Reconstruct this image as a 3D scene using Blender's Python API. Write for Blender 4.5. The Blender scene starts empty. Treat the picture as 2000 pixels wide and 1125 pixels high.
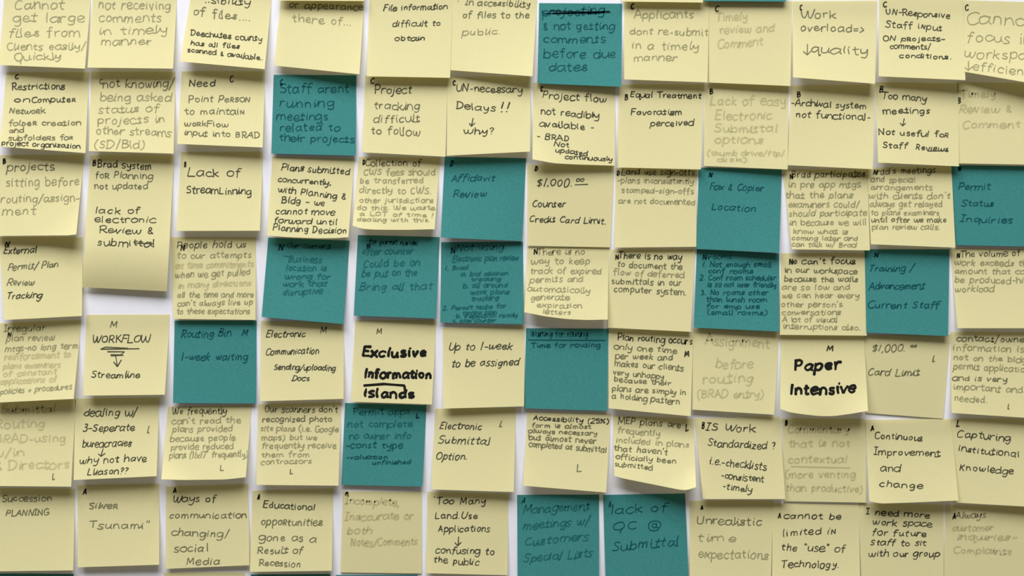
import bpy, math, random
import numpy as np

# ------------------------------------------------------------------ camera, sky, light, exposure
C = bpy.context.scene.collection
SC = bpy.context.scene
S = 0.00046                 # metres on the wall for one photo pixel (a note is 76 mm = 165 px)
D = 1.05                    # camera to wall
H = 1.45                    # height of the picture centre above the floor

cam = bpy.data.cameras.new('camera')
cam.sensor_width = 36.0
cam.lens = 36.0 * D / (2000 * S)
cam.clip_start = 0.02
cam_ob = bpy.data.objects.new('camera', cam)
cam_ob.location = (0, -D, H)
cam_ob.rotation_euler = (math.pi / 2, 0, 0)
C.objects.link(cam_ob)
SC.camera = cam_ob

world = bpy.data.worlds.new('room_light')
SC.world = world
world.use_nodes = True
world.node_tree.nodes['Background'].inputs[0].default_value = (1.0, 0.93, 0.74, 1)
world.node_tree.nodes['Background'].inputs[1].default_value = 0.165


def area(name, loc, target, sx, sy, power, col):
    l = bpy.data.lights.new(name, 'AREA')
    l.shape = 'RECTANGLE'
    l.size, l.size_y = sx, sy
    l.energy = power
    l.color = col
    o = bpy.data.objects.new(name, l)
    o.location = loc
    d = np.array(target) - np.array(loc)
    o.rotation_euler = (math.atan2(math.hypot(d[0], d[1]), -d[2]), 0, math.atan2(d[1], d[0]) - math.pi / 2)
    C.objects.link(o)
    return o


area('ceiling_light', (-0.42, -1.65, H + 2.50), (0, 0, H), 2.8, 1.6, 169, (0.975, 0.985, 1.0))

SC.view_settings.view_transform = 'Standard'
SC.view_settings.look = 'None'
SC.view_settings.gamma = 1.0
SC.view_settings.use_curve_mapping = False
SC.view_settings.exposure = 0.0


# ------------------------------------------------------------------ materials
def paper(name, col, col2, rough=0.85, scale=900, thin=0.0):
    m = bpy.data.materials.new(name)
    m.use_nodes = True
    nt = m.node_tree
    b = nt.nodes['Principled BSDF']
    b.inputs['Roughness'].default_value = rough
    b.inputs['Specular IOR Level'].default_value = 0.15
    tc = nt.nodes.new('ShaderNodeTexCoord')
    n = nt.nodes.new('ShaderNodeTexNoise')
    n.inputs['Scale'].default_value = scale
    n.inputs['Detail'].default_value = 3
    nt.links.new(tc.outputs['Object'], n.inputs['Vector'])
    r = nt.nodes.new('ShaderNodeValToRGB')
    r.color_ramp.elements[0].position = 0.3
    r.color_ramp.elements[1].position = 0.7
    r.color_ramp.elements[0].color = (*col, 1)
    r.color_ramp.elements[1].color = (*col2, 1)
    nt.links.new(n.outputs['Fac'], r.inputs['Fac'])
    nt.links.new(r.outputs['Color'], b.inputs['Base Color'])
    bp = nt.nodes.new('ShaderNodeBump')
    bp.inputs['Strength'].default_value = 0.12
    bp.inputs['Distance'].default_value = 0.0002
    nt.links.new(n.outputs['Fac'], bp.inputs['Height'])
    nt.links.new(bp.outputs['Normal'], b.inputs['Normal'])
    if thin:                            # paper lets some light through
        t = nt.nodes.new('ShaderNodeBsdfTranslucent')
        nt.links.new(r.outputs['Color'], t.inputs['Color'])
        x = nt.nodes.new('ShaderNodeMixShader')
        x.inputs[0].default_value = thin
        nt.links.new(b.outputs[0], x.inputs[1])
        nt.links.new(t.outputs[0], x.inputs[2])
        nt.links.new(x.outputs[0], nt.nodes['Material Output'].inputs['Surface'])
    return m


def ink(name, col, rough=0.7):
    m = bpy.data.materials.new(name)
    m.use_nodes = True
    b = m.node_tree.nodes['Principled BSDF']
    b.inputs['Base Color'].default_value = (*col, 1)
    b.inputs['Roughness'].default_value = rough
    b.inputs['Specular IOR Level'].default_value = 0.1
    return m


YELLOW = paper('yellow_paper', (0.86, 0.805, 0.48), (0.89, 0.835, 0.51), thin=0.40)
TEAL = paper('teal_paper', (0.045, 0.238, 0.228), (0.066, 0.292, 0.280), thin=0.2)
WALLM = paper('white_wall_paint', (0.76, 0.755, 0.82), (0.79, 0.785, 0.85), 0.5, 60)
# pen: material, stroke width in photo pixels
PENS = {
    'k': (ink('dark_pen_ink', (0.062, 0.060, 0.034)), 2.1),
    'h': (ink('soft_pen_ink', (0.155, 0.146, 0.074)), 2.1),
    'g': (ink('grey_pencil', (0.285, 0.262, 0.135)), 2.1),
    'f': (ink('faint_pencil', (0.47, 0.42, 0.215)), 2.8),
    'm': (ink('black_marker', (0.008, 0.008, 0.006)), 5.3),
    'b': (ink('black_pen_ink', (0.045, 0.042, 0.02)), 2.7),
    't': (ink('dark_pen_on_teal', (0.006, 0.075, 0.085)), 2.2),
    'T': (ink('heavy_pen_on_teal', (0.004, 0.04, 0.055)), 3.0),
    'u': (ink('faint_pencil_on_teal', (0.014, 0.118, 0.122)), 2.5),
}

# ------------------------------------------------------------------ the wall
WX, WH, WT = 2.2, 2.7, 0.12
v = [(x, y, z) for x in (-WX, WX) for y in (0, WT) for z in (0, WH)]
f = [(0, 1, 3, 2), (4, 6, 7, 5), (0, 4, 5, 1), (2, 3, 7, 6), (0, 2, 6, 4), (1, 5, 7, 3)]
me = bpy.data.meshes.new('wall_back')
me.from_pydata(v, [], f)
me.materials.append(WALLM)
wall = bpy.data.objects.new('wall_back', me)
wall['kind'] = 'structure'
wall['label'] = 'smooth white painted wall behind the rows of sticky notes'
C.objects.link(wall)

# ------------------------------------------------------------------ single-stroke handwriting
# advance | strokes of x y pairs; baseline 0, x-height 5, capitals 8, descenders -3.5
G = {
 'a': '5.4|4.5 4.3 2.5 5 .6 3.8 .2 1.8 1.2 .2 2.8 .4 4.3 2.2;4.6 4.9 4.4 1.6 5.3 .1',
 'b': '5|.5 8.5 .5 4 .5 .2;.5 3 1.8 4.8 3.8 4.6 4.6 2.6 3.6 .5 1.8 .1 .5 1.2',
 'c': '4.4|4.2 4.2 2.6 5 .8 4 .2 2.2 1 .4 2.6 0 4.3 .9',
 'd': '5.2|4.4 4 2.8 4.9 .8 4 .2 2 1.2 .2 2.8 .3 4.4 2;4.6 8.5 4.4 4 4.7 .1',
 'e': '4.7|.4 2.5 2.4 2.5 4.1 3.3 3.4 4.8 2 5 .6 3.8 .3 1.8 1.4 .2 3 .1 4.5 1.1',
 'f': '3.9|4.1 7.8 2.9 8.6 1.9 7.4 1.7 4 1.5 -.8;.2 4.6 3.5 4.9',
 'g': '5|4.4 4.2 2.6 5 .7 3.9 .3 2 1.4 .4 3 .8 4.4 2.6;4.5 4.9 4.5 1 4 -2.4 2.4 -3.5 .8 -2.6',
 'h': '5|.6 8.5 .5 4 .5 0;.5 2.8 1.8 4.6 3.4 4.8 4.2 3.4 4.4 0',
 'i': '2|.8 4.8 .7 2 1.1 .1;.9 6.9 1.2 6.7',
 'j': '2.6|1.6 4.8 1.6 0 1 -2.8 -.4 -3.2;1.7 6.9 2 6.7',
 'k': '4.7|.6 8.5 .5 4 .5 0;4 4.8 .6 2.3;1.6 3 2.8 1 4.5 0',
 'l': '2|.9 8.5 .7 4 1 .1',
 'm': '7.4|.4 4.9 .5 2.5 .5 0;.5 3 1.6 4.8 2.8 4.6 3.4 3 3.4 0;3.4 3 4.6 4.8 5.8 4.7 6.5 3 6.8 0',
 'n': '4.9|.4 4.9 .5 2.5 .5 0;.5 3 1.7 4.8 3.2 4.8 4.1 3.2 4.4 0',
 'o': '4.8|2.6 5 .8 4.2 .3 2.2 1.3 .3 3 .2 4.3 2 4 4.2 2.4 5',
 'p': '5|.5 4.9 .5 1 .3 -3.5;.5 3.2 1.8 4.8 3.6 4.8 4.6 3 3.8 .8 2 .1 .6 1.2',
 'q': '5|4.4 4.2 2.6 5 .7 3.9 .3 2 1.4 .3 3 .8 4.4 2.6;4.5 4.9 4.4 1 4.5 -3.5 5.4 -2.4',
 'r': '3.7|.4 4.9 .5 2.5 .5 0;.5 2.8 1.6 4.6 3.5 4.6',
 's': '4|3.6 4.4 2.2 5 .7 4.2 1 3 2.8 2.2 3.4 1 2.2 0 .3 .5',
 't': '3.7|1.8 7.4 1.6 3 2 .3 3.4 .5;.1 4.8 3.5 5',
 'u': '5|.4 4.8 .5 1.6 1.6 .1 3.2 .6 4.3 2.6;4.3 4.8 4.2 1.6 5 .1',
 'v': '4.4|.2 4.8 1 2 2 .1;2 .1 3 3 4.1 4.9',
 'w': '6.6|.2 4.8 .6 1.6 1.6 .2 2.8 1.6 3.2 4.2;3.2 4.2 3.6 1.2 4.7 .2 5.8 2 6.3 4.9',
 'x': '4.4|.3 4.8 4.1 0;4 4.8 .2 0',
 'y': '4.8|.3 4.8 .8 2 2 1.4 3.6 2.4 4.2 4.6;4.3 4.9 4 0 3.2 -2.8 1.8 -3.5 .6 -2.8',
 'z': '4.4|.3 4.8 4 4.8;4 4.8 .3 .1;.3 .1 4.3 .2',
 'A': '6|.2 0 1.8 4.6 3 8;3 8 4.2 4.6 5.6 0;1.2 2.8 4.9 3',
 'B': '5.6|.6 8 .5 0;.3 7.8 3.2 8 4.4 6.6 3 4.6 .6 4.3;.6 4.3 3.6 4.2 5 2.4 3.6 .3 .2 0',
 'C': '5.6|5.2 7 3.4 8 1.2 6.6 .3 3.8 1.2 .8 3.2 0 5.4 1.2',
 'D': '6|.8 8 .6 0;0 7.8 3.2 7.8 5.4 5.4 4.8 2 2.6 .2 .1 0',
 'E': '5.2|.7 8 .5 0;.4 7.9 4.8 8.1;.6 4.2 4 4.4;.3 0 4.8 .1',
 'F': '4.9|.7 8 .5 -.4;.4 7.9 4.8 8.1;.6 4.2 4 4.4',
 'G': '6|5.2 7 3.4 8 1.2 6.6 .3 3.8 1.2 .8 3.2 0 5.2 1 5.3 3.4;3.2 3.5 5.7 3.5',
 'H': '6|.6 8 .5 0;5.2 8 5.2 0;.5 4 5.2 4.2',
 'I': '3.6|1.8 8 1.6 0;.2 8 3.3 8;.1 0 3.2 0',
 'J': '4|3.4 8 3.3 2 2 0 .2 1',
 'K': '5.4|.6 8 .5 0;4.8 8 .6 3.6;1.8 4.6 5 0',
 'L': '5|.7 8.2 .4 0;.4 0 4.8 .3',
 'M': '7.2|.3 0 .9 8;.9 8 3.3 2;3.3 2 6 8;6 8 6.8 0',
 'N': '6|.4 0 .7 8;.7 8 4.9 0;4.9 0 5.3 8',
 'O': '6.2|3.2 8 1 6.8 .3 4 1.2 .8 3.2 0 5.3 1.4 5.6 4.6 4.6 7.4 3 8',
 'P': '5.2|.7 8 .4 0;.2 7.6 3.4 8 4.8 6 3.4 3.8 .6 3.6',
 'Q': '6.2|3.2 8 1 6.8 .3 4 1.2 .8 3.2 0 5.3 1.4 5.6 4.6 4.6 7.4 3 8;4.6 1.4 4.4 -3',
 'R': '5.4|.7 8 .4 0;.2 7.6 3.4 8 4.6 6 3.4 4 .6 3.7;2 3.8 3.4 1.6 5.2 0',
 'S': '5.2|4.8 7 3 8 .9 6.8 1.4 4.8 3.8 3.8 4.6 1.8 3 .1 .3 .9',
 'T': '5.6|2.9 8 2.7 0;.1 7.7 5.6 8.1',
 'U': '5.8|.5 8 .5 2.4 2 .1 4 .4 5 2.6 5.1 8',
 'V': '5.6|.3 8 2.6 0;2.6 0 5.2 8',
 'W': '8.2|.2 8 .8 3 2 .2 3.4 2.4 4 6.4;4 6.4 4.6 1.6 5.8 .2 7 2.6 7.9 8',
 'X': '5.4|.4 8 5 0;5 8 .3 0',
 'Y': '5.4|.3 8 2.7 4;5 8 2.2 0',
 'Z': '5.2|.4 8 4.8 8;4.8 8 .3 0;.3 0 5 .2',
 '0': '5|2.6 8 .8 6.4 .4 3.6 1.2 .6 2.6 0 4.3 2 4.4 5.4 3.4 7.7 2.3 8',
 '1': '2.6|1.5 8 1 0',
 '2': '4.8|.5 6.4 2 8 4 6.8 3.4 4.2 .4 0;.4 0 4.6 .2',
 '3': '4.6|.6 7.4 2.6 8 3.9 6.4 1.6 4.4;1.6 4.4 4 3.4 3.8 .8 2 0 .2 .8',
 '5': '4.8|4.4 8 1 7.8;1 7.8 .8 4.6;.8 4.6 3 5 4.3 3 3.2 .5 .4 .3',
 '7': '4.6|.3 7.8 4.3 8;4.3 8 1.6 0',
 '.': '1.8|.6 .4 .9 .2',
 ',': '1.8|1 .6 .4 -1.2',
 '-': '3.6|.4 2.7 3.2 2.9',
 '/': '4|3.8 8.6 .2 -1.6',
 '!': '2|1.2 8 .8 3;.7 .5 .9 .2',
 '?': '4.2|.6 6.6 2 8 3.6 6.8 2.6 4.6 1.8 2.8;1.7 .4 1.9 .2',
 '$': '5.2|4.6 6.8 2.8 7.6 .9 6.6 1.4 4.8 3.8 3.8 4.4 1.8 2.8 .4 .4 1;3 9 2.2 -1',
 '(': '3.2|2.8 8.6 1 6 .6 3 1.2 .2 2.6 -1.8',
 ')': '3.2|.4 8.6 2.2 6 2.6 3 1.8 .2 .2 -1.8',
 "'": '1.8|1 8.4 .7 6.6',
 '"': '3|.8 8.4 .6 6.6;2 8.4 1.9 6.6',
 '&': '5|4.4 1.2 3 0 1 .6 1 2.6 3.2 5 2.6 7 1.4 6.6 1.6 4.4 4.6 0',
 '+': '4.4|2.2 5.2 2.1 .6;.3 2.8 4 3',
 '=': '4.4|.4 3.8 4 4;.4 1.8 4 2',
 '>': '3.6|.4 5.6 3.4 3;3.4 3 .4 .4',
 '%': '6|5.4 8 .6 0;1.6 7.6 .5 6.4 1.6 5 2.6 6.4 1.5 7.6;4.6 3 3.6 1.6 4.6 .2 5.6 1.6 4.5 3',
 '@': '8|5.2 5.6 3.4 5.6 2.8 3.4 4 2 5.2 3.6;5.4 5.8 5.4 2.6 7 2.4 7.6 4.8 6.4 7.6 3.6 8 1 6.4 .4 3.4 1.8 .4 4.6 -.6 7 .6',
 '\u2193': '4.4|2.4 8 2.2 0;.4 2.8 2.2 0;2.2 0 4.2 3',
}


def cr(pts, step):
    """smooth curve through pts, one point about every `step` units"""
    p = np.asarray(pts, float)
    if len(p) == 2:
        n = max(2, int(np.linalg.norm(p[1] - p[0]) / (2 * step)) + 1)
        t = np.linspace(0, 1, n)[:, None]
        return p[0] * (1 - t) + p[1] * t
    e = np.vstack([2 * p[0] - p[1], p, 2 * p[-1] - p[-2]])
    out = []
    for i in range(1, len(e) - 2):
        a, b, c, d = e[i - 1:i + 3]
        n = max(2, min(7, int(np.linalg.norm(c - b) / step) + 1))
        t = np.linspace(0, 1, n, endpoint=False)[:, None]
        out.append(.5 * (2 * b + (c - a) * t + (2 * a - 5 * b + 4 * c - d) * t * t + (3 * b - 3 * c + d - a) * t ** 3))
    out.append(e[-2][None])
    return np.vstack(out)


GL = {}
for ch, s in G.items():
    adv, st = s.split('|')
    q = [np.array([float(q) for q in k.split()]).reshape(-1, 2) for k in st.split(';')]
    if ch.islower():                    # short ascenders and descenders
        for k in q:
            y = k[:, 1]
            k[:, 1] = np.where(y > 5, 5 + (y - 5) * .82, np.where(y < 0, y * .85, y))
    GL[ch] = (float(adv), q)


for ch, low in zip('RNDBKE', '\u0280\u0274\u1d05\u0299\u1d0b\u1d07'):      # small capitals mixed into the lower case
    GL[low] = (GL[ch][0] * .72, [q * (.72, .66) for q in GL[ch][1]])


def write(text, x0, y0, x1, y1, xh, slant, rnd, joins=0.0):
    """strokes, in photo pixels, of one line of handwriting fitted between two ends of its baseline"""
    cur, glyphs = 0.0, []
    for ch in text:
        if ch == ' ':
            cur += 4.3
            glyphs.append((' ', cur, 1, []))
            continue
        adv, st = GL[ch]
        glyphs.append((ch, cur, adv, st))
        cur += adv + 0.9
    total = max(cur - 0.9, 0.1)
    kx, ky = (x1 - x0) / total, xh / 5.0
    dy = (y1 - y0) / max(x1 - x0, 1e-6)
    wob = rnd.uniform(0, 6)

    def fit(q):
        xx = q[:, 0] * kx + slant * q[:, 1] * ky
        return np.stack([x0 + xx, y0 + dy * xx - q[:, 1] * ky], 1)

    res, prev = [], None
    for ch, gx, adv, st in glyphs:
        sc = 1 + rnd.uniform(-.13, .13)
        sx = sc * (1 + rnd.uniform(-.12, .12))
        a = rnd.uniform(-.11, .11)
        oy = rnd.uniform(-.4, .4) + .35 * math.sin(gx * .17 + wob)
        ox = rnd.uniform(-.35, .35)
        ca, sa = math.cos(a), math.sin(a)
        ends = None
        for i, s in enumerate(st):
            q = s.copy()
            if len(q) > 2:
                q += np.array([[rnd.uniform(-.3, .3), rnd.uniform(-.3, .3)] for _ in q])
            else:
                q += np.array([[rnd.uniform(-.2, .2), rnd.uniform(-.2, .2)] for _ in q])
            q = (q - (adv / 2, 2.5)) * (sx, sc)
            q = np.stack([q[:, 0] * ca - q[:, 1] * sa, q[:, 0] * sa + q[:, 1] * ca], 1) + (adv / 2 + gx + ox, 2.5 + oy)
            if i == 0 and prev is not None and ch in 'imnruvwpyjtlhkbsx' and rnd.random() < joins:
                # the pen stays down between two letters
                e = q[0] if ch in 'imnruvwpyjsx' else q[-1] + (0, .6)
                mid = (prev * .45 + e * .55) + (.25, -.7)
                res.append(fit(np.array([prev, mid, e])))
            res.append(fit(q))
            if ch in 'acdehiklmnu' and i == (0 if ch == 'i' else len(st) - 1):
                ends = q[-1]
        prev = ends if rnd.random() < .9 else None
    return [cr(q, 1.9) for q in res]


# ------------------------------------------------------------------ a sticky note
class Note:
    def __init__(s, tl, tr, bl, br, lift, layer, bottom, sag, curl):
        s.c = [np.array(q, float) for q in (tl, tr, bl, br)]
        s.lift, s.layer, s.sag, s.curl = (lift[0] * 1.25, lift[1] * 1.25), layer, sag, curl
        s.ku = s.kd = None
        if bottom:                      # points the bottom edge runs through between its corners
            bl, br = s.c[2], s.c[3]
            ts, ds = [0.0], [np.zeros(2)]
            for p in bottom:
                t = (p[0] - bl[0]) / (br[0] - bl[0])
                ts.append(t)
                ds.append(np.array(p) - (bl * (1 - t) + br * t))
            ts.append(1.0)
            ds.append(np.zeros(2))
            s.ku, s.kd = np.array(ts), np.array(ds)

    def plane(s, u, v):
        tl, tr, bl, br = s.c
        u, v = u[:, None], v[:, None]
        p = (tl * (1 - u) + tr * u) * (1 - v) + (bl * (1 - u) + br * u) * v
        if s.ku is not None:
            uc = np.clip(u[:, 0], 0, 1)
            # smooth interpolation of the bottom edge's offsets
            d = 0
            for k in (-.05, -.025, 0, .025, .05):
                uk = np.clip(uc + k, 0, 1)
                d = d + .2 * np.stack([np.interp(uk, s.ku, s.kd[:, i]) for i in (0, 1)], 1)
            p = p + d * np.clip(v, 0, 1) ** 5
        return p

    def depth(s, u, v):
        L = (s.lift[0] * (1 - u) + s.lift[1] * u) * .001
        t = np.clip((v - .16) / .84, 0, 1.05)
        d = L * (t ** 1.55)
        if s.sag:                       # the lower end bends back towards the wall
            w = np.clip((v - .62) / .38, 0, 1)
            d = d - s.sag * .001 * w ** 2
        for cu, amt in s.curl:          # a bottom corner that curls
            w = np.clip((v - .62 - 0.75 * np.abs(u - cu)) / .38, 0, 1)
            d = d + amt * .001 * w ** 2
        return d + .0003 + .00045 * s.layer

    def world(s, u, v, off):
        p = s.plane(u, v)
        d = s.depth(np.clip(u, 0, 1), np.clip(v, 0, 1)) + off
        k = (D - d) / D
        return np.stack([(p[:, 0] - 1000) * S * k, -d, H + (562.5 - p[:, 1]) * S * k], 1)

    def inverse(s, p):
        tl, tr, bl, br = s.c
        A = np.linalg.inv(np.stack([tr - tl, bl - tl], 1))
        uv = (p - tl) @ A.T
        for _ in range(8):
            u, v = uv[:, 0], uv[:, 1]
            f = s.plane(u, v)
            du = (s.plane(u + 1e-3, v) - f) / 1e-3
            dv = (s.plane(u, v + 1e-3) - f) / 1e-3
            r = p - f
            det = du[:, 0] * dv[:, 1] - du[:, 1] * dv[:, 0]
            uv = uv + np.stack([(r[:, 0] * dv[:, 1] - r[:, 1] * dv[:, 0]) / det,
                                (du[:, 0] * r[:, 1] - du[:, 1] * r[:, 0]) / det], 1)
        return uv


NX, NY = 22, 30


def mesh_object(name, verts, faces, mats, fm=None, parent=None, smooth=True):
    m = bpy.data.meshes.new(name)
    m.from_pydata([tuple(q) for q in verts], [], faces)
    for a in mats:
        m.materials.append(a)
    if fm is not None:
        m.polygons.foreach_set('material_index', fm)
    if smooth:
        m.polygons.foreach_set('use_smooth', [True] * len(faces))
    m.update()
    if smooth:
        m.set_sharp_from_angle(angle=math.radians(40))
    o = bpy.data.objects.new(name, m)
    C.objects.link(o)
    if parent:
        o.parent = parent
    return o


def ribbons(strokes, note, origin, rnd, name, parent):
    """ink strokes lying on the note's paper, as one mesh"""
    V, F, FM, mats = [], [], [], []
    n = 0
    for pen, pl in strokes:
        mat, w = PENS[pen]
        if mat not in mats:
            mats.append(mat)
        mi = mats.index(mat)
        if len(pl) < 2:
            continue
        keep = np.concatenate([[True], np.linalg.norm(np.diff(pl, axis=0), axis=1) > .05])
        pl = pl[keep]
        if len(pl) < 2:
            pl = np.array([pl[0], pl[0] + (0.6, 0.3)])
        w = w * rnd.uniform(.9, 1.1)
        tn = np.gradient(pl, axis=0)
        tn /= np.linalg.norm(tn, axis=1)[:, None] + 1e-9
        hw = np.full(len(pl), w / 2)
        if len(pl) > 3:
            hw *= 1 + .12 * np.sin(np.linspace(0, rnd.uniform(2, 6), len(pl)) + rnd.uniform(0, 6))
        pl = np.vstack([pl[:1] - tn[:1] * hw[0] * .55, pl, pl[-1:] + tn[-1:] * hw[-1] * .55])
        tn = np.vstack([tn[:1], tn, tn[-1:]])
        hw = np.concatenate([[hw[0] * .45], hw, [hw[-1] * .45]])
        nr = np.stack([-tn[:, 1], tn[:, 0]], 1)
        V.append(np.stack([pl + nr * hw[:, None], pl - nr * hw[:, None]], 1).reshape(-1, 2))
        for i in range(len(pl) - 1):
            a = n + 2 * i
            F.append((a, a + 2, a + 3, a + 1))
            FM.append(mi)
        n += 2 * len(pl)
    if not V:
        return
    uv = np.clip(note.inverse(np.vstack(V)), .004, .996)
    W = note.world(uv[:, 0], uv[:, 1], .00012) - origin
    return mesh_object(name, W, F, mats, FM, parent, False)


count = [0]


def sticky(colour, label, tl, tr, bl, br, lift, text='', pen='k', slant=.08, layer=0, bottom=None, sag=0, curl=()):
    count[0] += 1
    rnd = random.Random(count[0] * 7 + 3)
    joins = 0 if pen == 'm' else rnd.choice((.15, .5, .85))
    nt = Note(tl, tr, bl, br, lift, layer, bottom, sag, curl)
    U, Vv = np.meshgrid(np.linspace(0, 1, NX + 1), np.linspace(0, 1, NY + 1))
    U, Vv = U.ravel(), Vv.ravel()
    origin = nt.world(np.array([.5]), np.array([.0]), 0)[0]
    origin = np.array([origin[0], 0, origin[2]])
    front = nt.world(U, Vv, 0) - origin
    back = nt.world(U, Vv, -.00011) - origin
    K = (NX + 1) * (NY + 1)
    idx = lambda i, j: j * (NX + 1) + i
    F = []
    for j in range(NY):
        for i in range(NX):
            a, b, c, d = idx(i, j), idx(i + 1, j), idx(i + 1, j + 1), idx(i, j + 1)
            F.append((a, d, c, b))
            F.append((a + K, b + K, c + K, d + K))
    ring = [idx(i, 0) for i in range(NX)] + [idx(NX, j) for j in range(NY)] + \
           [idx(i, NY) for i in range(NX, 0, -1)] + [idx(0, j) for j in range(NY, 0, -1)]
    nb = len(F)
    for a, b in zip(ring, ring[1:] + ring[:1]):
        F.append((a, b, b + K, a + K))
    o = mesh_object('sticky_note', np.vstack([front, back]), F, [YELLOW if colour == 'y' else TEAL])
    o.location = origin
    o['label'] = label
    o['category'] = 'sticky note'
    o['group'] = ('pale yellow' if colour == 'y' else 'teal') + ' sticky notes in rows on the white wall'
    body, mark = [], []
    base = []
    for ln in text.strip().splitlines():
        tk = ln.split()
        if tk and tk[0] not in '*-' and '\u2193' not in ln:
            base.append(.5 * (float(tk[1]) + float(tk[3])))
    for ln in text.strip().splitlines():
        ln = ln.strip()
        if not ln:
            continue
        head, _, words = ln.partition('|')
        tk = head.split()
        if tk[0] == '-':                                   # a drawn line: pen, then points
            q = np.array([float(a) for a in tk[2:]]).reshape(-1, 2)
            for a, b in zip(q, q[1:]):
                body.append((tk[1], cr([a, b], 1.5)))
            continue
        star = tk[0] == '*'
        if star:
            tk = tk[1:]
        x0, y0, x1, y1, xh = [float(a) for a in tk[:5]]
        if not star:                    # crowded lines are written smaller
            words = words.strip()
            gap = [] if words.strip() in '\u2193' else [abs(q - .5 * (y0 + y1)) for q in base if abs(q - .5 * (y0 + y1)) > 9.5]
            xh = min(xh, max(5, .47 * min(gap))) if gap else xh
        p = tk[5] if len(tk) > 5 else ('b' if star and colour == 'y' else 'T' if star else pen)
        st = write(words, x0, y0, x1, y1, xh, slant, rnd, joins)
        (mark if star else body).extend((p, q) for q in st)
    if body:
        ribbons(body, nt, origin, rnd, 'handwriting', o)
    if mark:
        c = ribbons(mark, nt, origin, rnd, 'category_letter', o)
        c['label'] = 'single dark capital letter penned on the note'
    return o


Y, B = 'y', 't'
# ------------------------------------------------------------------ first full row of notes
sticky(Y, 'yellow note reading Cannot get large files from clients, top left corner',
 (10,-35), (180,-33), (-2,127), (166,134), (6,9), '''
28 19 125 17 13 | Cannot
24 43 165 43 12 | get large
17 71 157 72 11 | files from
13 98 167 97 11 | Clients easily/
28 119 120 115 9 | Quickly''', 'g')
sticky(Y, 'yellow note reading not receiving comments in timely manner',
 (183,-32), (347,-30), (171,132), (338,134), (8,8), '''
192 17 333 19 12 | not receiving
192 43 315 43 12 | comments
194 68 327 65 10 | in timely
196 88 296 88 10 | manner''', 'g')
sticky(Y, 'yellow note on files, with scanned and available in small script',
 (377,-35), (533,-30), (352,120), (517,135), (9,9), '''
400 5 488 11 8 | ..sibility
377 29 490 42 10 h | of files....
372 69 512 81 7 | Deschutes county
372 88 468 95 6 | has all files
366 101 515 118 6 | scanned & available..''', 'k')
sticky(Y, 'yellow note reading or appearance there of',
 (551,-33), (713,-20), (536,128), (702,145), (5,9), '''
565 15 709 21 9 | or appearance
571 43 688 50 10 g | there of...''', 'h')
sticky(Y, 'yellow note reading File information difficult to obtain',
 (722,-14), (885,-12), (716,149), (879,152), (6,6), '''
749 21 873 18 7 | File information
766 52 860 50 7 | difficult to
770 79 830 79 6 | obtain''', 'k', .2)
sticky(Y, 'yellow note reading In accessibility of files to the public',
 (886,-25), (1050,-14), (880,137), (1040,149), (5,9), '''
894 3 897 3 4 k | .
908 10 1035 14 8 | In accessibility
903 35 1034 35 8 | of files to the
903 68 977 68 8 g | public.''', 'h', .15)
sticky(B, 'teal note with a crossed-out first line, reading not getting comments before due dates',
 (1053,6), (1215,7), (1050,163), (1213.5,169.5), (3,6), '''
1058 32 1180 28 11 | projecting
1059 58 1200 58 10 | & not getting
1062 84 1182 84 10 | comments
1062 112 1203 114 11 | before due
1070 140 1148 137 11 | dates
- T 1076 21 1150 24 1192 24
- T 1062 27 1120 25 1190 22
- T 1080 26 1170 26''', 't')
sticky(Y, "yellow note reading Applicants dont re-submit in a timely manner",
 (1219,-3), (1385,-1), (1219,155), (1382,161), (6,6), '''
* 1229 18 1238 18 6 | C
1238 36 1355 35 10 | Applicants
1230 67 1383 70 9 | dont re-submit
1233 96 1364 98 10 | in a timely
1238 119 1322 119 9 | manner''', 'g', layer=1)
sticky(Y, 'yellow note in faint pencil reading Timely review and Comment, along the top row',
 (1384,3), (1547,2), (1384,161), (1544,168), (4,5), '''
* 1393 22 1403 22 6 | C
1398 40 1460 40 10 | Timely
1405 66 1512 62 10 | review and
1402 95 1490 88 10 | Comment''', 'f')
sticky(Y, 'yellow note reading Work overload, arrow down, quality',
 (1548,2), (1713,1), (1549,151), (1709,163.5), (9,9), '''
* 1559 20 1566 20 6 | C
1565 35 1633 36 10 | Work
1562 60 1688 64 10 | overload=>
1566 106 1584 106 13 | \u2193
1584 103 1696 106 10 | quality''', 'h', layer=1)
sticky(Y, 'yellow note reading Un-responsive staff input on projects, comments, conditions',
 (1717,-4), (1880,-3), (1716,149), (1885.6,156.5), (7,9), '''
* 1721 13 1731 13 6 | C
1730 27 1856 36 7 | UN-Responsive
1729 53 1841 60 8 | Staff iɴput
1724 80 1846 80 6 | ON pʀojects-
1738 95 1818 97 7 | comments/
1757 112 1858 116 6 | conditions.''', 'k', layer=1)
sticky(Y, 'yellow note cut by the right edge reading Cannot focus in workspace, efficiency',
 (1878,0), (2045,5), (1883,140), (2045,168), (8,12), '''
* 1881 19 1891 19 6 | C
1888 47 2020 50 14 | Cannot
1888 82 2016 85 13 | focus in
1884 113 2040 118 12 | workspace
1884 138 1898 138 11 | \u2193
1899 136 2030 150 10 | efficiency''', 'g')

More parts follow.
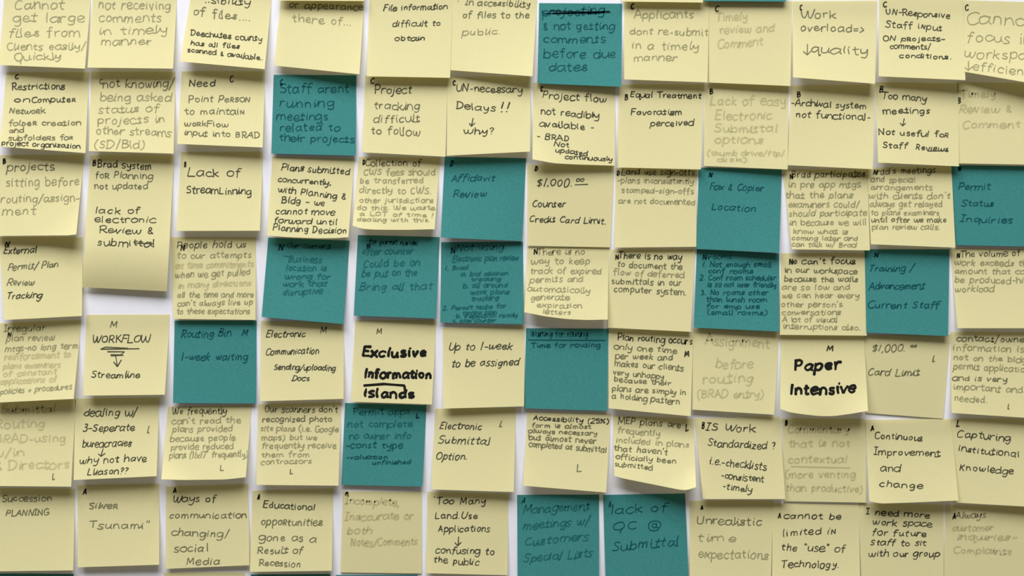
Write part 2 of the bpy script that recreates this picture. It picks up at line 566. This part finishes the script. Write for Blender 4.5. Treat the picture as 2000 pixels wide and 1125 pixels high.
# ------------------------------------------------------------------ second row
sticky(Y, 'yellow note reading Restrictions on Computer Network folder creation',
 (12,141), (174,141), (-1,286), (167,299), (8,8), '''
* 24 155 36 154 5 | C
23 175 127 174 8 | Restrictions
25 200 60 200 7 | on
61 200 147 199 7 | Computeʀ
18 222 88 221 6.5 h | Netwoʀk
17 245 158 245 6.5 h | folᴅeʀ creation
18 259 46 259 6 h | and
16 274 143 273 6 h | subfoldeʀs foʀ
3 283 157 290 6 | project organization''', 'k')
sticky(Y, 'yellow note reading not knowing, being asked status of projects in other streams',
 (178,140), (343,140), (173.5,295), (339,300), (8,8), '''
* 191 163 200 163 5 h | C
200 171 340 171 11 h | not knowing/
195 197 334 197 10 | being asked
192 221 310 219 11 | status of
190 243 322 239 10 | projects in
188 262 334 266 10 | other streams
184 288 283 290 9 | (SD/Bld)''', 'g')
sticky(Y, 'yellow note reading Need Point Person to maintaiɴ workflow',
 (355,139), (518,139), (346,281), (513,288), (7,8), '''
368 168 420 169 9 k | Need
* 444 162 456 160 7 | C
369 200 488 199 8 | Point Peʀsoɴ
360 223 478 223 8 | to maintaiɴ
360 245 445 248 6.5 | woʀkFlow
360 264 508 270 7 | input into BRAD''', 'h')
sticky(B, 'teal note reading Staff arent running meetings related to their projects',
 (534.5,146), (696,147), (530,300), (695,304), (3,4), '''
* 544 166 552 166 6 | C
546 181 682 181 11 | Staff arent
546 209 652 209 11 | running
541 235 640 235 11 | meetings
546 256 664 256 11 | related to
545 275 692 279 9 | their projects''', 't')
sticky(Y, 'yellow note reading Project tracking difficult to follow',
 (713.5,146), (874,151), (707,297.5), (870,306), (5,6), '''
* 719 163 730 163 6 | C
732 182 804 183 10 k | Project
730 213 820 215 10 | tracking
729 239 820 239 10 | difficult
724 261 820 266 10 | to follow''', 'h')
sticky(Y, 'yellow note reading Un-necessary Delays with two exclamation marks and why?',
 (874,150), (1036.6,150), (872.5,304), (1035,296), (6,7), '''
* 881 166 889 166 5 | C
890 178 1020 182 9 | UN-necessary
890 212 968 218 9 | Delays
976 219 995 219 11 b | !!
915 246 929 246 11 | \u2193
907 262 966 262 8 | why?''', 'k', layer=1)
sticky(Y, 'yellow note reading Project flow not readibly available, not updated continuously',
 (1041,161), (1201.6,166), (1040,311), (1200.5,323.6), (8,5), '''
* 1052 178 1060 178 6 | C
1059 192 1184 200 9 | Project flow
1056 222 1170 232 8 | not readibly
1053 246 1160 255 8 | available -
1048 270 1112 276 7 | - BRAD
1082 285 1112 288 6 | Not
1085 297 1148 304 6.5 | updated
1104 310 1196 315 7 | continuously''', 'k', bottom=[(1080,318.5),(1120,321)], curl=[(0,3)])
sticky(Y, 'yellow note reading Equal Treatment, favoratism perceived',
 (1208,165), (1375,165), (1206.6,327), (1369,331), (4,5), '''
* 1217 195 1226 194 6 | B
1231 189 1369 193 7 | Equal Treatment
1232 224 1332 224 7 | Favoratism
1270 247 1354 245 7.5 | perceived''', 'k', layer=1)
sticky(Y, 'yellow note in faint pencil reading Lack of easy Electronic Submittal options',
 (1376,163), (1540,167), (1375,324), (1538.5,331), (3,5), '''
* 1382 183 1392 183 6 | B
1387 205 1535 205 11 | Lack of easy
1397 234 1507 234 11 | Electronic
1395 258 1518 258 10 | Submittal
1395 280 1490 280 10 | options
1381 303 1533 304 8 | (thumb drive/ftp/
1400 316 1460 316 8 | disk)''', 'f')
sticky(Y, 'yellow note reading Archival system not functional',
 (1545,167), (1709,165), (1538.5,322.5), (1704.6,330.5), (4,7), '''
* 1551 190 1563 189 6 | B
1545 206 1692 213 8 | -Archival system
1554 228 1700 235 8 | not functional-''', 'k', layer=1)
sticky(Y, 'yellow note reading Too many meetings, arrow down, not useful for staff',
 (1709,160), (1871,163), (1715,317.5), (1873,325), (7,6), '''
* 1713 181 1725 178 6 | B
1722 192 1810 198 8 | Too many
1724 222 1816 222 8 | meetings
1755 247 1769 247 10 | \u2193
1716 263 1853 268 7 | Not useful foʀ
1724 288 1772 290 7 | Staff
1788 292 1852 297 7 | Reviews
- k 1812 295 1852 294''', 'k')
sticky(Y, 'yellow note in very faint pencil reading Review and Comment, by the right edge',
 (1870,160), (2036,163), (1873,319), (2035,322), (4,4), '''
* 1864 203 1876 202 6.5 | B
1876 191 1945 190 9 | Timely
1875 220 1975 219 9 | Review &
1880 250 1992 249 9 | Comment''', 'f')

# ------------------------------------------------------------------ third row
sticky(Y, 'yellow note at the left edge reading projects sitting before routing/assignment',
 (-4,303), (165,302), (-12,461), (149,457), (6,9), '''
* 2 320 11 319 6 | B
14 333 106 333 10 h | projects
11 364 155 362 11 | sitting before
2 396 155 393 10 | routing/assign-
4 420 70 418 10 | ment''', 'g', bottom=[(141,459.5)], curl=[(1,3)])
sticky(Y, 'tall yellow note in two inks, Planning not updated above lack of electronic review',
 (176,303), (340,303), (160.6,561), (326,569), (13,14), '''
* 178 324 187 324 6 | B
190 326 296 331 9 k | Brad system
186 347 298 350 8 | foʀ Planning
184 369 288 369 8 | not updated
185 417 274 417 8 k | lack of
184 434 303 435 8 k | electronic
196 455 300 457 8 k | Review &
190 479 302 482 9 k | submittal
- k 262 475 300 476''', 'h', layer=2, sag=12)
sticky(Y, 'yellow note reading Lack of StreamLinning',
 (354,297), (514,296), (344.5,451), (507.5,450.6), (6,7), '''
* 358 326 363 326 6 | B
367 344 470 345 10 | Lack of
364 376 490 381 9 | StreamLinning''', 'k')
sticky(Y, 'yellow note reading Plans submitted concurrently, cannot move forward until Planning Decision',
 (532,306), (693,310), (521.5,460), (680.5,463), (7,8), '''
550 332 682 341 8 | Plans submitted
543 355 647 362 7 | concurrently,
543 375 675 390 8 | with Planning &
550 396 634 402 8 | Bldg - we
538 418 654 420 8 | cannot move
535 435 658 439 7 | forward until
533 450 676 457 8 | Planning Decision''', 'k', .2, bottom=[(560,463),(620,465.5),(660,465)])
sticky(Y, 'yellow note reading Collection of fees should be transferred directly',
 (701,306), (859.5,308), (688.7,440), (849,447.6), (9,8), '''
* 706 321 713 321 5 | D
713 324 822 324 8 h | Collection of
710 342 850 342 7.5 | CWS fees should
703 358 827 358 8 | be transferred
702 377 843 379 8 | directly to CWS.
702 396 847 396 8 | other jurisdictions
697 410 850 410 7 | do this. We waste
702 421 847 424 6 | a LOT of time !
697 432 840 434 7 | dealing with this.''', 'g', .05, bottom=[(704,446.5),(730,448.5),(790,449)], curl=[(0,3)])
sticky(B, 'teal note reading Affidavit Review',
 (868.6,306), (1027.5,309), (861,464), (1020,471), (8,3), '''
* 876 324 884 324 6 | D
880 354 965 353 8 | Affidavit
884 386 950 384 9 | Review''', 't', .3)
sticky(Y, 'flat yellow note reading $1,000.00 Counter Credit Card Limit',
 (1030,321.7), (1199.7,323), (1029.7,480), (1191.5,483), (1,1), '''
* 1041 333 1050 333 5 | D
1047 364 1118 364 9 | $1,000.
1125 355 1140 354 5 | oo
- k 1123 361 1148 360
1039 404 1104 404 8 | Counter
1034 433 1184 438 8 | Credit Card Limit.''', 'k', .2, layer=1)
sticky(Y, 'yellow note reading Land use sign-offs, plans inconsistently stamped',
 (1202.5,328), (1361,331), (1200.5,483.6), (1360,482), (4,4), '''
* 1201 343 1210 343 6 | D
1214 341 1357 342 8 h | Land use sign-offs
1206 357 1355 359 7 | -plans inconsistently
1214 376 1355 379 7 | stamped-sign-offs
1208 397 1357 400 7 | are not documented''', 'g', .05)
sticky(B, 'teal note reading Fax and Copier Location',
 (1365,327), (1527,331), (1360,486), (1522,494), (3,5), '''
* 1379 346 1391 346 5 | N
1385 370 1490 373 8 | Fax & Copier
1388 410 1476 413 8.5 | Location''', 't', .3, layer=1)
sticky(Y, 'yellow note closely written, reading participates in pre app mtgs',
 (1529,331), (1694,331), (1546.7,487), (1699,489), (5,5), '''
* 1539 349 1548 349 5 | N
1546 347 1690 345 8 h | Brad participates
1540 366 1681 366 8 | in pre app mtgs
1533 387 1665 387 8 | that the plans
1540 405 1678 405 8 | examiners could/
1540 423 1693 421 8 | should participate
1542 440 1692 440 8 | in because we will
1549 456 1656 457 8 | know what is
1546 469 1676 470 7 | coming later and
1546 481 1672 483 7 | can talk w/ Brad''', 'g', .1, layer=1)
sticky(Y, 'yellow note reading meetings and special arrangements with clients',
 (1694,328), (1858,324), (1701,477), (1866,483.6), (6,6), '''
* 1702 341 1713 340 5 | N
1712 340 1827 338 8 h | rad's meetings
1701 355 1788 357 7 | and special
1700 371 1821 371 7 | arrangements
1697 388 1856 388 7.5 | with clients don't
1699 404 1840 404 8 | always get relayed
1701 420 1835 420 8 | to plans examiners
1701 434 1848 434 7 h | until after we make
1703 448 1836 448 7 | plan review calls.''', 'g', .1, layer=2)
sticky(B, 'teal note at the right edge reading Permit Status Inquiries',
 (1858,322), (2025,325), (1867,478.7), (2032,482), (3,3), '''
* 1868 333 1876 333 4 | N
1872 371 1933 370 8 | Permit
1878 402 1940 404 8 | Status
1876 433 1978 437 8 | Inquiries''', 't', .2)

# ------------------------------------------------------------------ fourth row
sticky(Y, 'yellow note at the left edge reading External Permit/Plan Review Tracking',
 (-2,463), (162,463), (7.7,625), (160,617), (7,6), '''
* 3 481 17 480 5 | N
6 495 70 494 8 | External
15 528 113 522 8 h | Permit/ Plan
14 558 66 557 8 h | Review
12 584 81 582 8 | Tracking''', 'k', .3)
sticky(Y, 'yellow note reading People hold us to our attempts at time commitments',
 (334,463), (500,463), (339,622.8), (499,624.7), (4,4), '''
* 349 489 360 489 6 | N
346 485 481 483 8 h | People hold us
345 505 491 503 8 | to our attempts
343 524 495 521 7.5 f | at time commitments
342 543 488 537 8 | when we get pulled
347 563 490 557 7 f | in many directions
346 581 495 580 7 | all the time and more
346 598 493 595 7 | can't always live up
345 613 488 613 7 | to these expectations''', 'g', .15)
sticky(B, 'teal note in faint pencil reading wrong for work, below Planning Decision',
 (524,464), (683,470), (511,619), (671,633), (6,5), '''
* 538 489 553 488 6 | N
560 484 645 486 7 | Our current
552 503 566 505 5 | -
562 511 628 513 8 | Business
558 529 637 529 8 | location is
556 545 645 545 9 | wrong for
552 559 638 559 8 | work that
552 577 630 573 8 | disruptive''', 'u', .2)
sticky(B, 'teal note in faint pencil, left neighbour of the one with a numbered list',
 (699,459), (858.7,463), (691,616.5), (852,622), (4,5), '''
* 711 487 722 486 6 | N
720 477 815 479 7 | for permit review
706 497 806 496 8 | after counter
708 522 820 518 9 | Could be on
706 541 815 538 9 | be put on the
702 567 843 565 9 | Bring all that''', 'u', .2)
sticky(B, 'teal note with a faint indented list ending in c. plan',
 (861.7,473), (1021.5,472), (860,630), (1022.6,633), (3,4), '''
* 876 495 888 494 6 | N
892 490 983 487 8 | Not using
884 511 1012 508 7 | Electronic plan review
869 528 914 526 8 | 1. Brad
900 539 992 537 7 | a. bid session
920 549 978 548 6 | tracking
904 562 990 561 7 | b. all around
918 575 994 574 7 | work plans
920 588 974 585 7 | tracking
865 606 988 601 7 | 2. Permit techs for
905 614 970 613 6 | review plan
890 621 1010 619 5 | b. inspection ready
884 630 968 629 5 | c. plan counter''', 'u', .2)
sticky(Y, 'yellow note reading There is no way to keep track of expired permits',
 (1030,483), (1189,483), (1024,609.6), (1187,624), (9,9), '''
* 1037 498 1050 496 6 | N
1049 498 1142 497 8 | There is no
1038 515 1152 516 8 | way to keep
1035 534 1175 535 8 | track of expired
1035 552 1138 550 8 | permits and
1030 569 1153 572 7 | automatically
1036 586 1112 585 7 | generate
1049 600 1137 602 7 | expiration
1060 613 1115 615 7 | letters''', 'g', .1, bottom=[(1065,618),(1110,623.5),(1150,625)])
sticky(Y, 'yellow note reading There is no way to document the flow of deferred submittals',
 (1190,487), (1358,487), (1187,640), (1349,648), (4,4), '''
* 1199 507 1208 506 5 | N
1208 504 1332 508 8 k | There is no way
1205 521 1333 527 8 | to document the
1198 537 1336 543 8 g | flow of deferred
1194 555 1331 558 8 | submittals in our
1199 569 1341 577 8 | computer system.''', 'h', .1, layer=1)
sticky(B, 'teal note with a numbered list about conf rooms',
 (1361,487), (1522,495), (1355,640), (1522,647.6), (4,5), '''
* 1366 508 1380 507 6 | N
1384 507 1430 505 6 u | rooms
1372 521 1507 521 7 | 1. Not enough small
1382 534 1471 534 7 | conf rooms
1367 547 1516 547 7 | 2. Conf room scheduler
1382 560 1516 561 6.5 | is so not user friendly
1368 576 1500 576 7 | 3. No rooms other
1379 589 1497 590 7 | than lunch room
1379 602 1484 603 7 | for emp use
1381 614 1498 615 7 | (small rooms)''', 't', .1)
sticky(Y, "yellow note reading we can't focus in our workspace because the walls are low",
 (1525,494), (1688.7,494), (1523,654), (1693,655.6), (4,4), '''
* 1537 516 1548 516 6 | N
1548 516 1671 515 7.5 k | e can't focus
1532 532 1675 535 7 h | in our workspace
1531 550 1676 550 7 h | because the walls
1527 566 1660 566 7 | are so low and
1528 582 1678 582 7 | we can hear every
1526 600 1645 599 7 | other person's
1527 615 1642 615 7 | conversations
1528 629 1636 629 7 | A lot of visual
1530 642 1681 645 7 | interruptions also.''', 'g', .05)
sticky(B, 'teal note reading Training / Advancement Current Staff',
 (1689,487), (1854.5,487), (1692,649.5), (1851.7,656.4), (4,5), '''
* 1703 502 1715 502 5 | N
1696 531 1785 529 8 | Training /
1697 565 1805 564 8 | Advancement
1695 602 1834 602 8.5 | Current Staff''', 't', .25, layer=1)
sticky(Y, 'yellow note at the right edge reading The volume of work exceeds the amount',
 (1856,485), (2020,487), (1870,641), (2030,641), (6,6), '''
* 1864 504 1875 503 6 | N
1875 502 1992 500 8 h | The volume of
1865 518 2016 520 8 | work exceeds the
1865 534 2012 536 7 | amount that can
1865 552 2020 554 8 | be produced-high
1865 571 1942 569 8 | workload''', 'g', .1)

# ------------------------------------------------------------------ fifth row
sticky(Y, 'yellow note at the left edge reading Irregular plan review, no long term reinforcement',
 (-12,631), (159,625), (-20,787), (144,779), (8,10), '''
* 11 658 21 657 5 | N
7 648 88 646 8 g | Irregular
12 666 106 665 8 g | plan review
10 687 152 680 8 g | mtgs-no long term
8 703 138 697 8 | reinforcement to
6 720 118 717 7 | plans examiners
6 736 110 730 7 | of constant
0 751 110 745 7 | applications of
0 770 140 760 7 g | policies + procedures''', 'f', .15)
sticky(Y, 'yellow note reading WORKFLOW underlined with an arrow down to streamline',
 (169,614.5), (332,614), (162.5,772.7), (322,771), (8,8), '''
* 207 640 228 639 7 h | M
180 669 292 668 8.5 | WORKFLOW
178 738 273 738 8 | Streamline
- k 197 682 272 681
- k 197 682 206 678 250 680
- k 210 687 243 687 236 693 216 693
- k 217 695 241 694
- k 226 695 229 716
- k 222 707 229 716 237 703''', 'k', .15)
sticky(B, 'teal note reading Routing Bin, 1-week waiting',
 (341,626), (501.4,626), (338,787), (500,788), (4,3), '''
353 660 450 657 9 | Routing Bin
* 465 656 483 655 7 t | M
353 704 483 703 9 | 1-week waiting''', 't', .25)
sticky(Y, 'yellow note reading Electronic Communication, sending/uploading docs',
 (509.6,626), (672,632), (508,783.7), (671,779), (6,5), '''
519 658 596 658 7.5 | Electronic
* 618 650 637 650 8 h | M
519 694 622 690 8 | Communication
534 722 655 724 7 | Sending/uploading
570 744 604 743 6 | Docs''', 'k', .25)
sticky(Y, 'yellow note reading Exclusive Information islands in thick black marker',
 (693.7,626), (852.6,625), (685.4,784.5), (843.5,790), (5,6), '''
* 730 653 745 652 6 h | M
707 696 833 697 11.5 | Exclusive
711 738 842 739 11 | lnformation
- m 711 753 750 750 790 753
- m 790 754 792 774
711 775 809 777 11 | islands''', 'm', .1)
sticky(Y, 'yellow note reading Up to 1-week to be assigned',
 (864.5,640), (1025,636.6), (866,798), (1023.4,793.6), (6,5), '''
875 685 1000 682 9 | Up to 1-week
881 717 1013 713 9 | to be assigned''', 'k', .25)
sticky(B, 'teal note with one ruled line under its first line of faint script, blank below',
 (1027.5,641), (1188.7,642), (1024,797.5), (1186,802.4), (3,3), '''
1036 657 1148 657 7 | Waiting for routing
- t 1032 664 1182 665
1038 679 1172 678 6 t | Time for routing''', 'u', .05)
sticky(Y, 'yellow note reading Plan routing occurs only one time per week',
 (1189.5,643), (1354,648), (1188.7,797.5), (1349,813), (5,7), '''
1207 664 1352 672 8 k | Plan routing occurs
1199 682 1322 690 8 | only one time
* 1332 697 1345 696 6 | M
1201 700 1314 704 8 | per week and
1200 715 1335 724 8 | makes our clients
1197 731 1297 740 8 | very unhappy
1199 745 1310 753 8 | because their
1195 763 1340 772 7 | plans are simply in
1195 778 1327 790 8 | a holding pattern''', 'h', .1, layer=1)
sticky(Y, 'yellow note in large faint pencil reading Assignment before routing',
 (1354,641), (1522,645), (1352,800), (1512,810), (4,5), '''
1378 672 1502 680 12 | Assignment
1398 720 1470 719 12 | before
1371 748 1472 747 12 | routing
1361 776 1492 777 9 | (BRAD entry)''', 'f', .1)
sticky(Y, 'yellow note with curled bottom edge reading Paper Intensive in thick black marker',
 (1524.7,655), (1687,655), (1524,797), (1695.5,802.4), (8,10), '''
* 1609 686 1626 685 6 | M
1550 723 1642 722 13 | Paper
1543 772 1672 766 13 | lntensive''', 'm', .1, layer=2, bottom=[(1535,804),(1560,808),(1598,812.5),(1625,813),(1660,808.5)], curl=[(0,3),(1,2)])
sticky(Y, 'flat yellow note reading $1,000.00 Card Limit',
 (1687,655), (1856.7,653.7), (1691,806.5), (1841.5,817.6), (.8,1.2), '''
1702 686 1768 687 8 | $1,000.
1778 678 1790 678 4 | oo
* 1817 708 1826 706 7 h | L
1694 734 1795 734 9 | Card Limit''', 'h', .2)
sticky(Y, 'yellow note at the right edge reading contact/owner information is not on the bldg permit',
 (1857,648), (2022,650), (1858.6,806.5), (2020,817), (6,6), '''
1868 666 2010 669 7.5 h | contact/owner
1861 684 2000 688 8 | information is
1862 703 2005 708 7 | not on the bldg
1862 720 2010 728 8 | permit application
1860 743 1967 746 7 h | and is very
1862 760 1998 768 8 | important and
1864 783 1928 787 8 | needed.
* 1965 799 1972 798 6 h | L''', 'g', .1, layer=1)

# ------------------------------------------------------------------ sixth row
sticky(Y, 'yellow note at the left edge in large faint pencil reading Submittal Routing',
 (-14,784), (148,780), (-22,949), (139,950.5), (8,8), '''
2 808 108 806 10 | Submittal
-8 836 88 835 11 | Routing
-10 865 128 863 10 | BRAD-using
-12 892 48 891 10 | w/in
-10 918 135 914 11 | & Directors
* 98 937 107 936 7 h | L''', 'f', .1)
sticky(Y, 'yellow note reading dealing w/ 3 seperate bureacracies, why not have liason',
 (147,778), (311,777), (144,937.6), (306,930), (9,9), '''
163 813 267 812 10 | dealing w/
161 843 263 841 9 | 3-Seperate
* 284 848 291 847 9 h | L
160 874 256 871 9 | bureacracies
190 892 206 892 9 | \u2193
155 906 286 901 9 | why not have
170 928 250 925 8 | Lliason??''', 'k', .2)
sticky(Y, "yellow note reading We frequently can't read the plans provided",
 (328,794), (492,791), (315,936), (480,932), (10,9), '''
336 809 443 808 8 h | We frequently
335 828 470 826 8 | can't read the
337 844 454 842 8 | plans provided
332 862 460 860 8 | because people
333 879 456 876 8 | provide reduced
331 895 484 892 8 | plans (11x17" frequently)
* 425 919 437 918 6 h | L''', 'g', .08, bottom=[(355,937.5),(440,936.5)], curl=[(0,4)])
sticky(Y, "yellow note reading Our scanners don't recognize photo site plans",
 (504,788.6), (666.7,786), (501,947), (661,948.6), (7,7), '''
516 805 660 806 8 h | Our scanners don't
512 824 648 823 7 h | recognized photo
509 841 661 844 7 | site plans (i.e. Google
510 860 619 859 7 | maps) but we
511 876 657 875 8 | frequently receive
510 893 605 892 7 | them from
509 907 608 905 7 | contractors
* 561 926 572 925 6 h | L''', 'g', .08)
sticky(B, 'teal note reading Permit apps not complete, const type, valuation',
 (674,787), (833,791.4), (666.7,947), (825,950.5), (3,4), '''
690 810 800 809 8 u | Permit apps
* 807 817 819 816 6 | L
678 834 805 834 8 u | not complete
682 857 802 857 8 u | no owner info
675 875 787 875 8 | -const type
676 897 757 896 8 | -valuation
727 907 802 906 7 | unfinished''', 't', .15)
sticky(Y, 'yellow note reading Electronic Submittal Option',
 (850,798), (1008,797), (842,956), (1003.3,961), (6,7), '''
858 837 940 839 8 | Electronic
* 971 834 981 833 8 h | L
854 866 956 868 9 | Submittal
851 898 912 897 9 | Option.''', 'k', .3)
sticky(Y, 'yellow note reading Accessibility (25%) form is almost always necessary',
 (1030,805), (1193,808), (1022,948.6), (1184,962), (7,7), '''
1041 820 1189 828 8 k | Accessibility (25%)
1038 834 1155 838 7 | form is almost
1033 845 1166 851 7 | always necessary
1032 859 1165 866 7 | but almost never
1033 872 1184 884 7 | completed at submittal
* 1120 922 1135 921 8 h | L''', 'h', .1)
sticky(Y, "yellow note with curled bottom corner reading MEP plans are frequently included",
 (1197,812), (1355,817.6), (1199.7,929), (1359.5,950), (9,12), '''
1207 827 1330 836 8 | MEP plans are
* 1334 843 1344 841 8 | L
1206 845 1288 853 8 g | frequently
1202 864 1345 874 8 g | included in plans
1199 880 1304 888 8 | that haven't
1202 896 1320 905 8 | officially been
1200 910 1275 918 8 | submitted''', 'h', .1, bottom=[(1215,934),(1270,945),(1330,957),(1344,957.8)], curl=[(1,5)])
sticky(Y, 'yellow note reading BIS Work Standardized? with checklists, consistent, timely',
 (1357,817.6), (1522,813.5), (1373,974.8), (1534,974.8), (6,6), '''
* 1366 836 1376 836 8 | B
1378 840 1475 844 9 | IS Work
1382 871 1514 878 9 | Standardized ?
1386 907 1496 918 9 | i.e.-checklists
1408 934 1492 942 8 | -consistent
1411 955 1468 962 8 | -timely''', 'k', .15, layer=2)
sticky(Y, 'yellow note in faint pencil with an underline, reading Commentary that is not contextual',
 (1526,817), (1690,818), (1532,979), (1692,981.7), (1.5,2), '''
* 1530 832 1538 831 6 | B
1539 845 1658 845 9 | Commentary
1540 873 1660 872 9 | that is not
1540 904 1655 903 9 | contextual
- f 1545 911 1660 914
1533 933 1670 933 9 | (more venting
1535 958 1685 962 9 | than productive)''', 'f', .1)
sticky(Y, 'yellow note reading Continuous Improvement and change',
 (1690,820), (1856.7,818), (1698,977.6), (1872,977.6), (7,9), '''
* 1697 842 1706 841 6 | A
1708 856 1802 861 8 | Continuous
1706 888 1836 891 8 | Improvement
1720 919 1758 922 9 | and
1716 950 1802 955 8 | change''', 'k', .15, layer=2, bottom=[(1708,982),(1722,983.5),(1780,981.5)], curl=[(0,2)])
sticky(Y, 'yellow note at the right edge reading Capturing institutional Knowledge',
 (1857,818), (2022,818), (1868,981.7), (2033,991), (5,7), '''
* 1864 834 1874 832 7 | L
1869 853 1974 862 9 | Capturing
1871 881 1990 893 8 | institutional
1873 918 1980 926 8 | Knowledge''', 'k', .15, layer=1)

# ------------------------------------------------------------------ seventh row
sticky(Y, 'yellow note in the lower left corner reading Succession PLANNING',
 (-15,953), (147,955), (-18,1116), (143,1114), (5,6), '''
3 980 100 978 8 | Succession
12 1008 95 1006 7 | PLANNING''', 'h', .15)
sticky(Y, 'yellow note reading Silver Tsunami',
 (151.5,947), (311,944.5), (151.5,1108), (311,1103), (5,6), '''
* 157 967 168 966 6 | A
173 994 229 993 8 | Silveʀ
174 1031 290 1034 9 | Tsunami"''', 'h', .15)
sticky(Y, 'yellow note reading Ways of communication changing/social Media',
 (324,950), (485,945), (324,1111), (487,1104), (3,4), '''
* 334 963 344 962 6 | A
337 981 421 980 9 k | Ways of
330 1012 482 1012 8 | communication
334 1045 447 1050 9 | changing/
340 1079 406 1076 9 | social
362 1104 430 1102 9 | Media''', 'h', .15)
sticky(Y, 'yellow note reading Educational opportunities gone as a result of recession',
 (493,958), (651,954), (488,1117), (648,1114.7), (6,5), '''
* 500 975 507 975 6.5 | A
514 991 615 997 8 k | Educational
509 1025 629 1027 9 | oppoʀtunities
506 1055 617 1059 9 | gone as a
503 1081 590 1081 8 | Result of
506 1105 587 1108 8 | Recession''', 'h', .15)
sticky(Y, 'flat yellow note in faint pencil reading Incomplete, Notes/Comments',
 (669.4,959.6), (824.5,960), (664.7,1118), (823,1120), (1,1), '''
* 670 967 680 966 5 | A
673 984 780 988 9 | Incomplete,
673 1016 808 1013 9 | Inaccurate or
677 1044 727 1042 9 | both
684 1067 815 1064 9 | Notes/Comments''', 'f', .15)
sticky(Y, 'yellow note reading Too Many Land Use Applications, confusing to the public',
 (834.7,959.6), (993,965), (832,1119.4), (991,1123.5), (4,3), '''
846 978 850 978 5 | '
852 985 949 984 8 | Too Many
849 1013 932 1013 8 | Land.Use
855 1039 957 1038 8 | Applications
885 1066 901 1066 11 | \u2193
850 1080 965 1083 8 | confusing to
847 1098 935 1105 8 | the public''', 'k', .15)
sticky(B, 'teal note in faint pencil reading meetings w/ Customers, left of lack of QC',
 (1010,966.5), (1170,966), (1011,1128), (1170,1130), (3,3), '''
* 1014 985 1025 984 7 t | A
1022 1003 1150 995 10 | Management
1022 1035 1150 1024 10 | meetings w/
1023 1067 1150 1054 10 | Customers
1022 1098 1156 1088 10 | Special Lists''', 'u', .25)
sticky(B, 'teal note reading lack of QC @ Submittal',
 (1177.7,966.5), (1338,963.8), (1182.7,1126), (1345,1127), (3,3), '''
* 1185 990 1193 990 6 t | A
1192 1003 1302 1000 11 | lack of
1196 1036 1245 1034 10 | QC
1260 1036 1292 1036 12 | @
1196 1076 1326 1065 11 | Submittal''', 't', .15)
sticky(Y, 'yellow note reading Unrealistic time expectations',
 (1346.6,977.5), (1511,978), (1347,1140), (1505,1142), (4,4), '''
* 1365 996 1373 995 5 | A
1361 1023 1487 1027 10 h | Unrealistic
1361 1058 1438 1058 11 | time
1364 1090 1500 1092 11 | expectations''', 'g', .1)
sticky(Y, 'yellow note reading cannot be limited in the use of Technology',
 (1509.6,983), (1677,986), (1508,1145), (1680,1148), (6,6), '''
* 1515 1013 1525 1013 6 | A
1530 1013 1643 1014 8 | cannot be
1528 1047 1633 1042 9 | limited iɴ
1525 1075 1650 1078 9 | the "use" of
1526 1108 1639 1109 9 | Technology.''', 'k', .15, layer=1)
sticky(Y, 'yellow note reading I need more work space for future staff',
 (1677.6,982), (1843,986), (1682,1145), (1843,1148), (3,3), '''
1690 1005 1816 1012 8 | I need more
1704 1025 1820 1029 8 | work space
1703 1045 1809 1049 8 | for future
1699 1065 1808 1066 7 | Staff to sit
1697 1087 1835 1087 8 | with our group''', 'k', .2)
sticky(Y, 'yellow note in faint pencil in the lower right corner, inquiries and complaints',
 (1846,986), (2010,990), (1843,1148), (2012,1150), (2,2), '''
* 1858 1013 1866 1012 6 | A
1866 1012 1925 1011 8 g | Always
1860 1037 1940 1036 8 | customer
1868 1055 1985 1055 8 | inquiries-
1862 1080 1975 1083 8 | Complaints''', 'f', .15)

# ------------------------------------------------------------------ notes of the rows above and below, only slivers in view
sticky(Y, 'sliver of a yellow note at the top edge above or appearance there of',
 (548,-160), (712,-160), (545,1), (711,2), (6,6))
sticky(Y, 'sliver of a yellow note at the top edge above Applicants dont re-submit',
 (1217,-158), (1378,-158), (1215,3), (1373,5), (5,5))
sticky(B, 'sliver of a teal note at the top edge above faint Timely review and Comment',
 (1377,-160), (1538,-160), (1375,2), (1535,3), (4,4))
sticky(B, 'sliver of a teal note at the bottom edge below Succession PLANNING',
 (-18,1120), (144,1121), (-18,1280), (144,1281), (4,4))
sticky(Y, 'sliver of a yellow note at the bottom edge below Ways of communication',
 (320,1118), (478,1118), (320,1278), (478,1278), (4,4))
sticky(B, 'sliver of a teal note at the bottom edge below Educational opportunities',
 (490,1122), (645,1121), (490,1282), (645,1281), (4,4))
sticky(B, 'sliver of a teal note at the bottom edge below flat faint Incomplete note',
 (656,1123), (816,1122.5), (656,1283), (816,1283), (4,4))
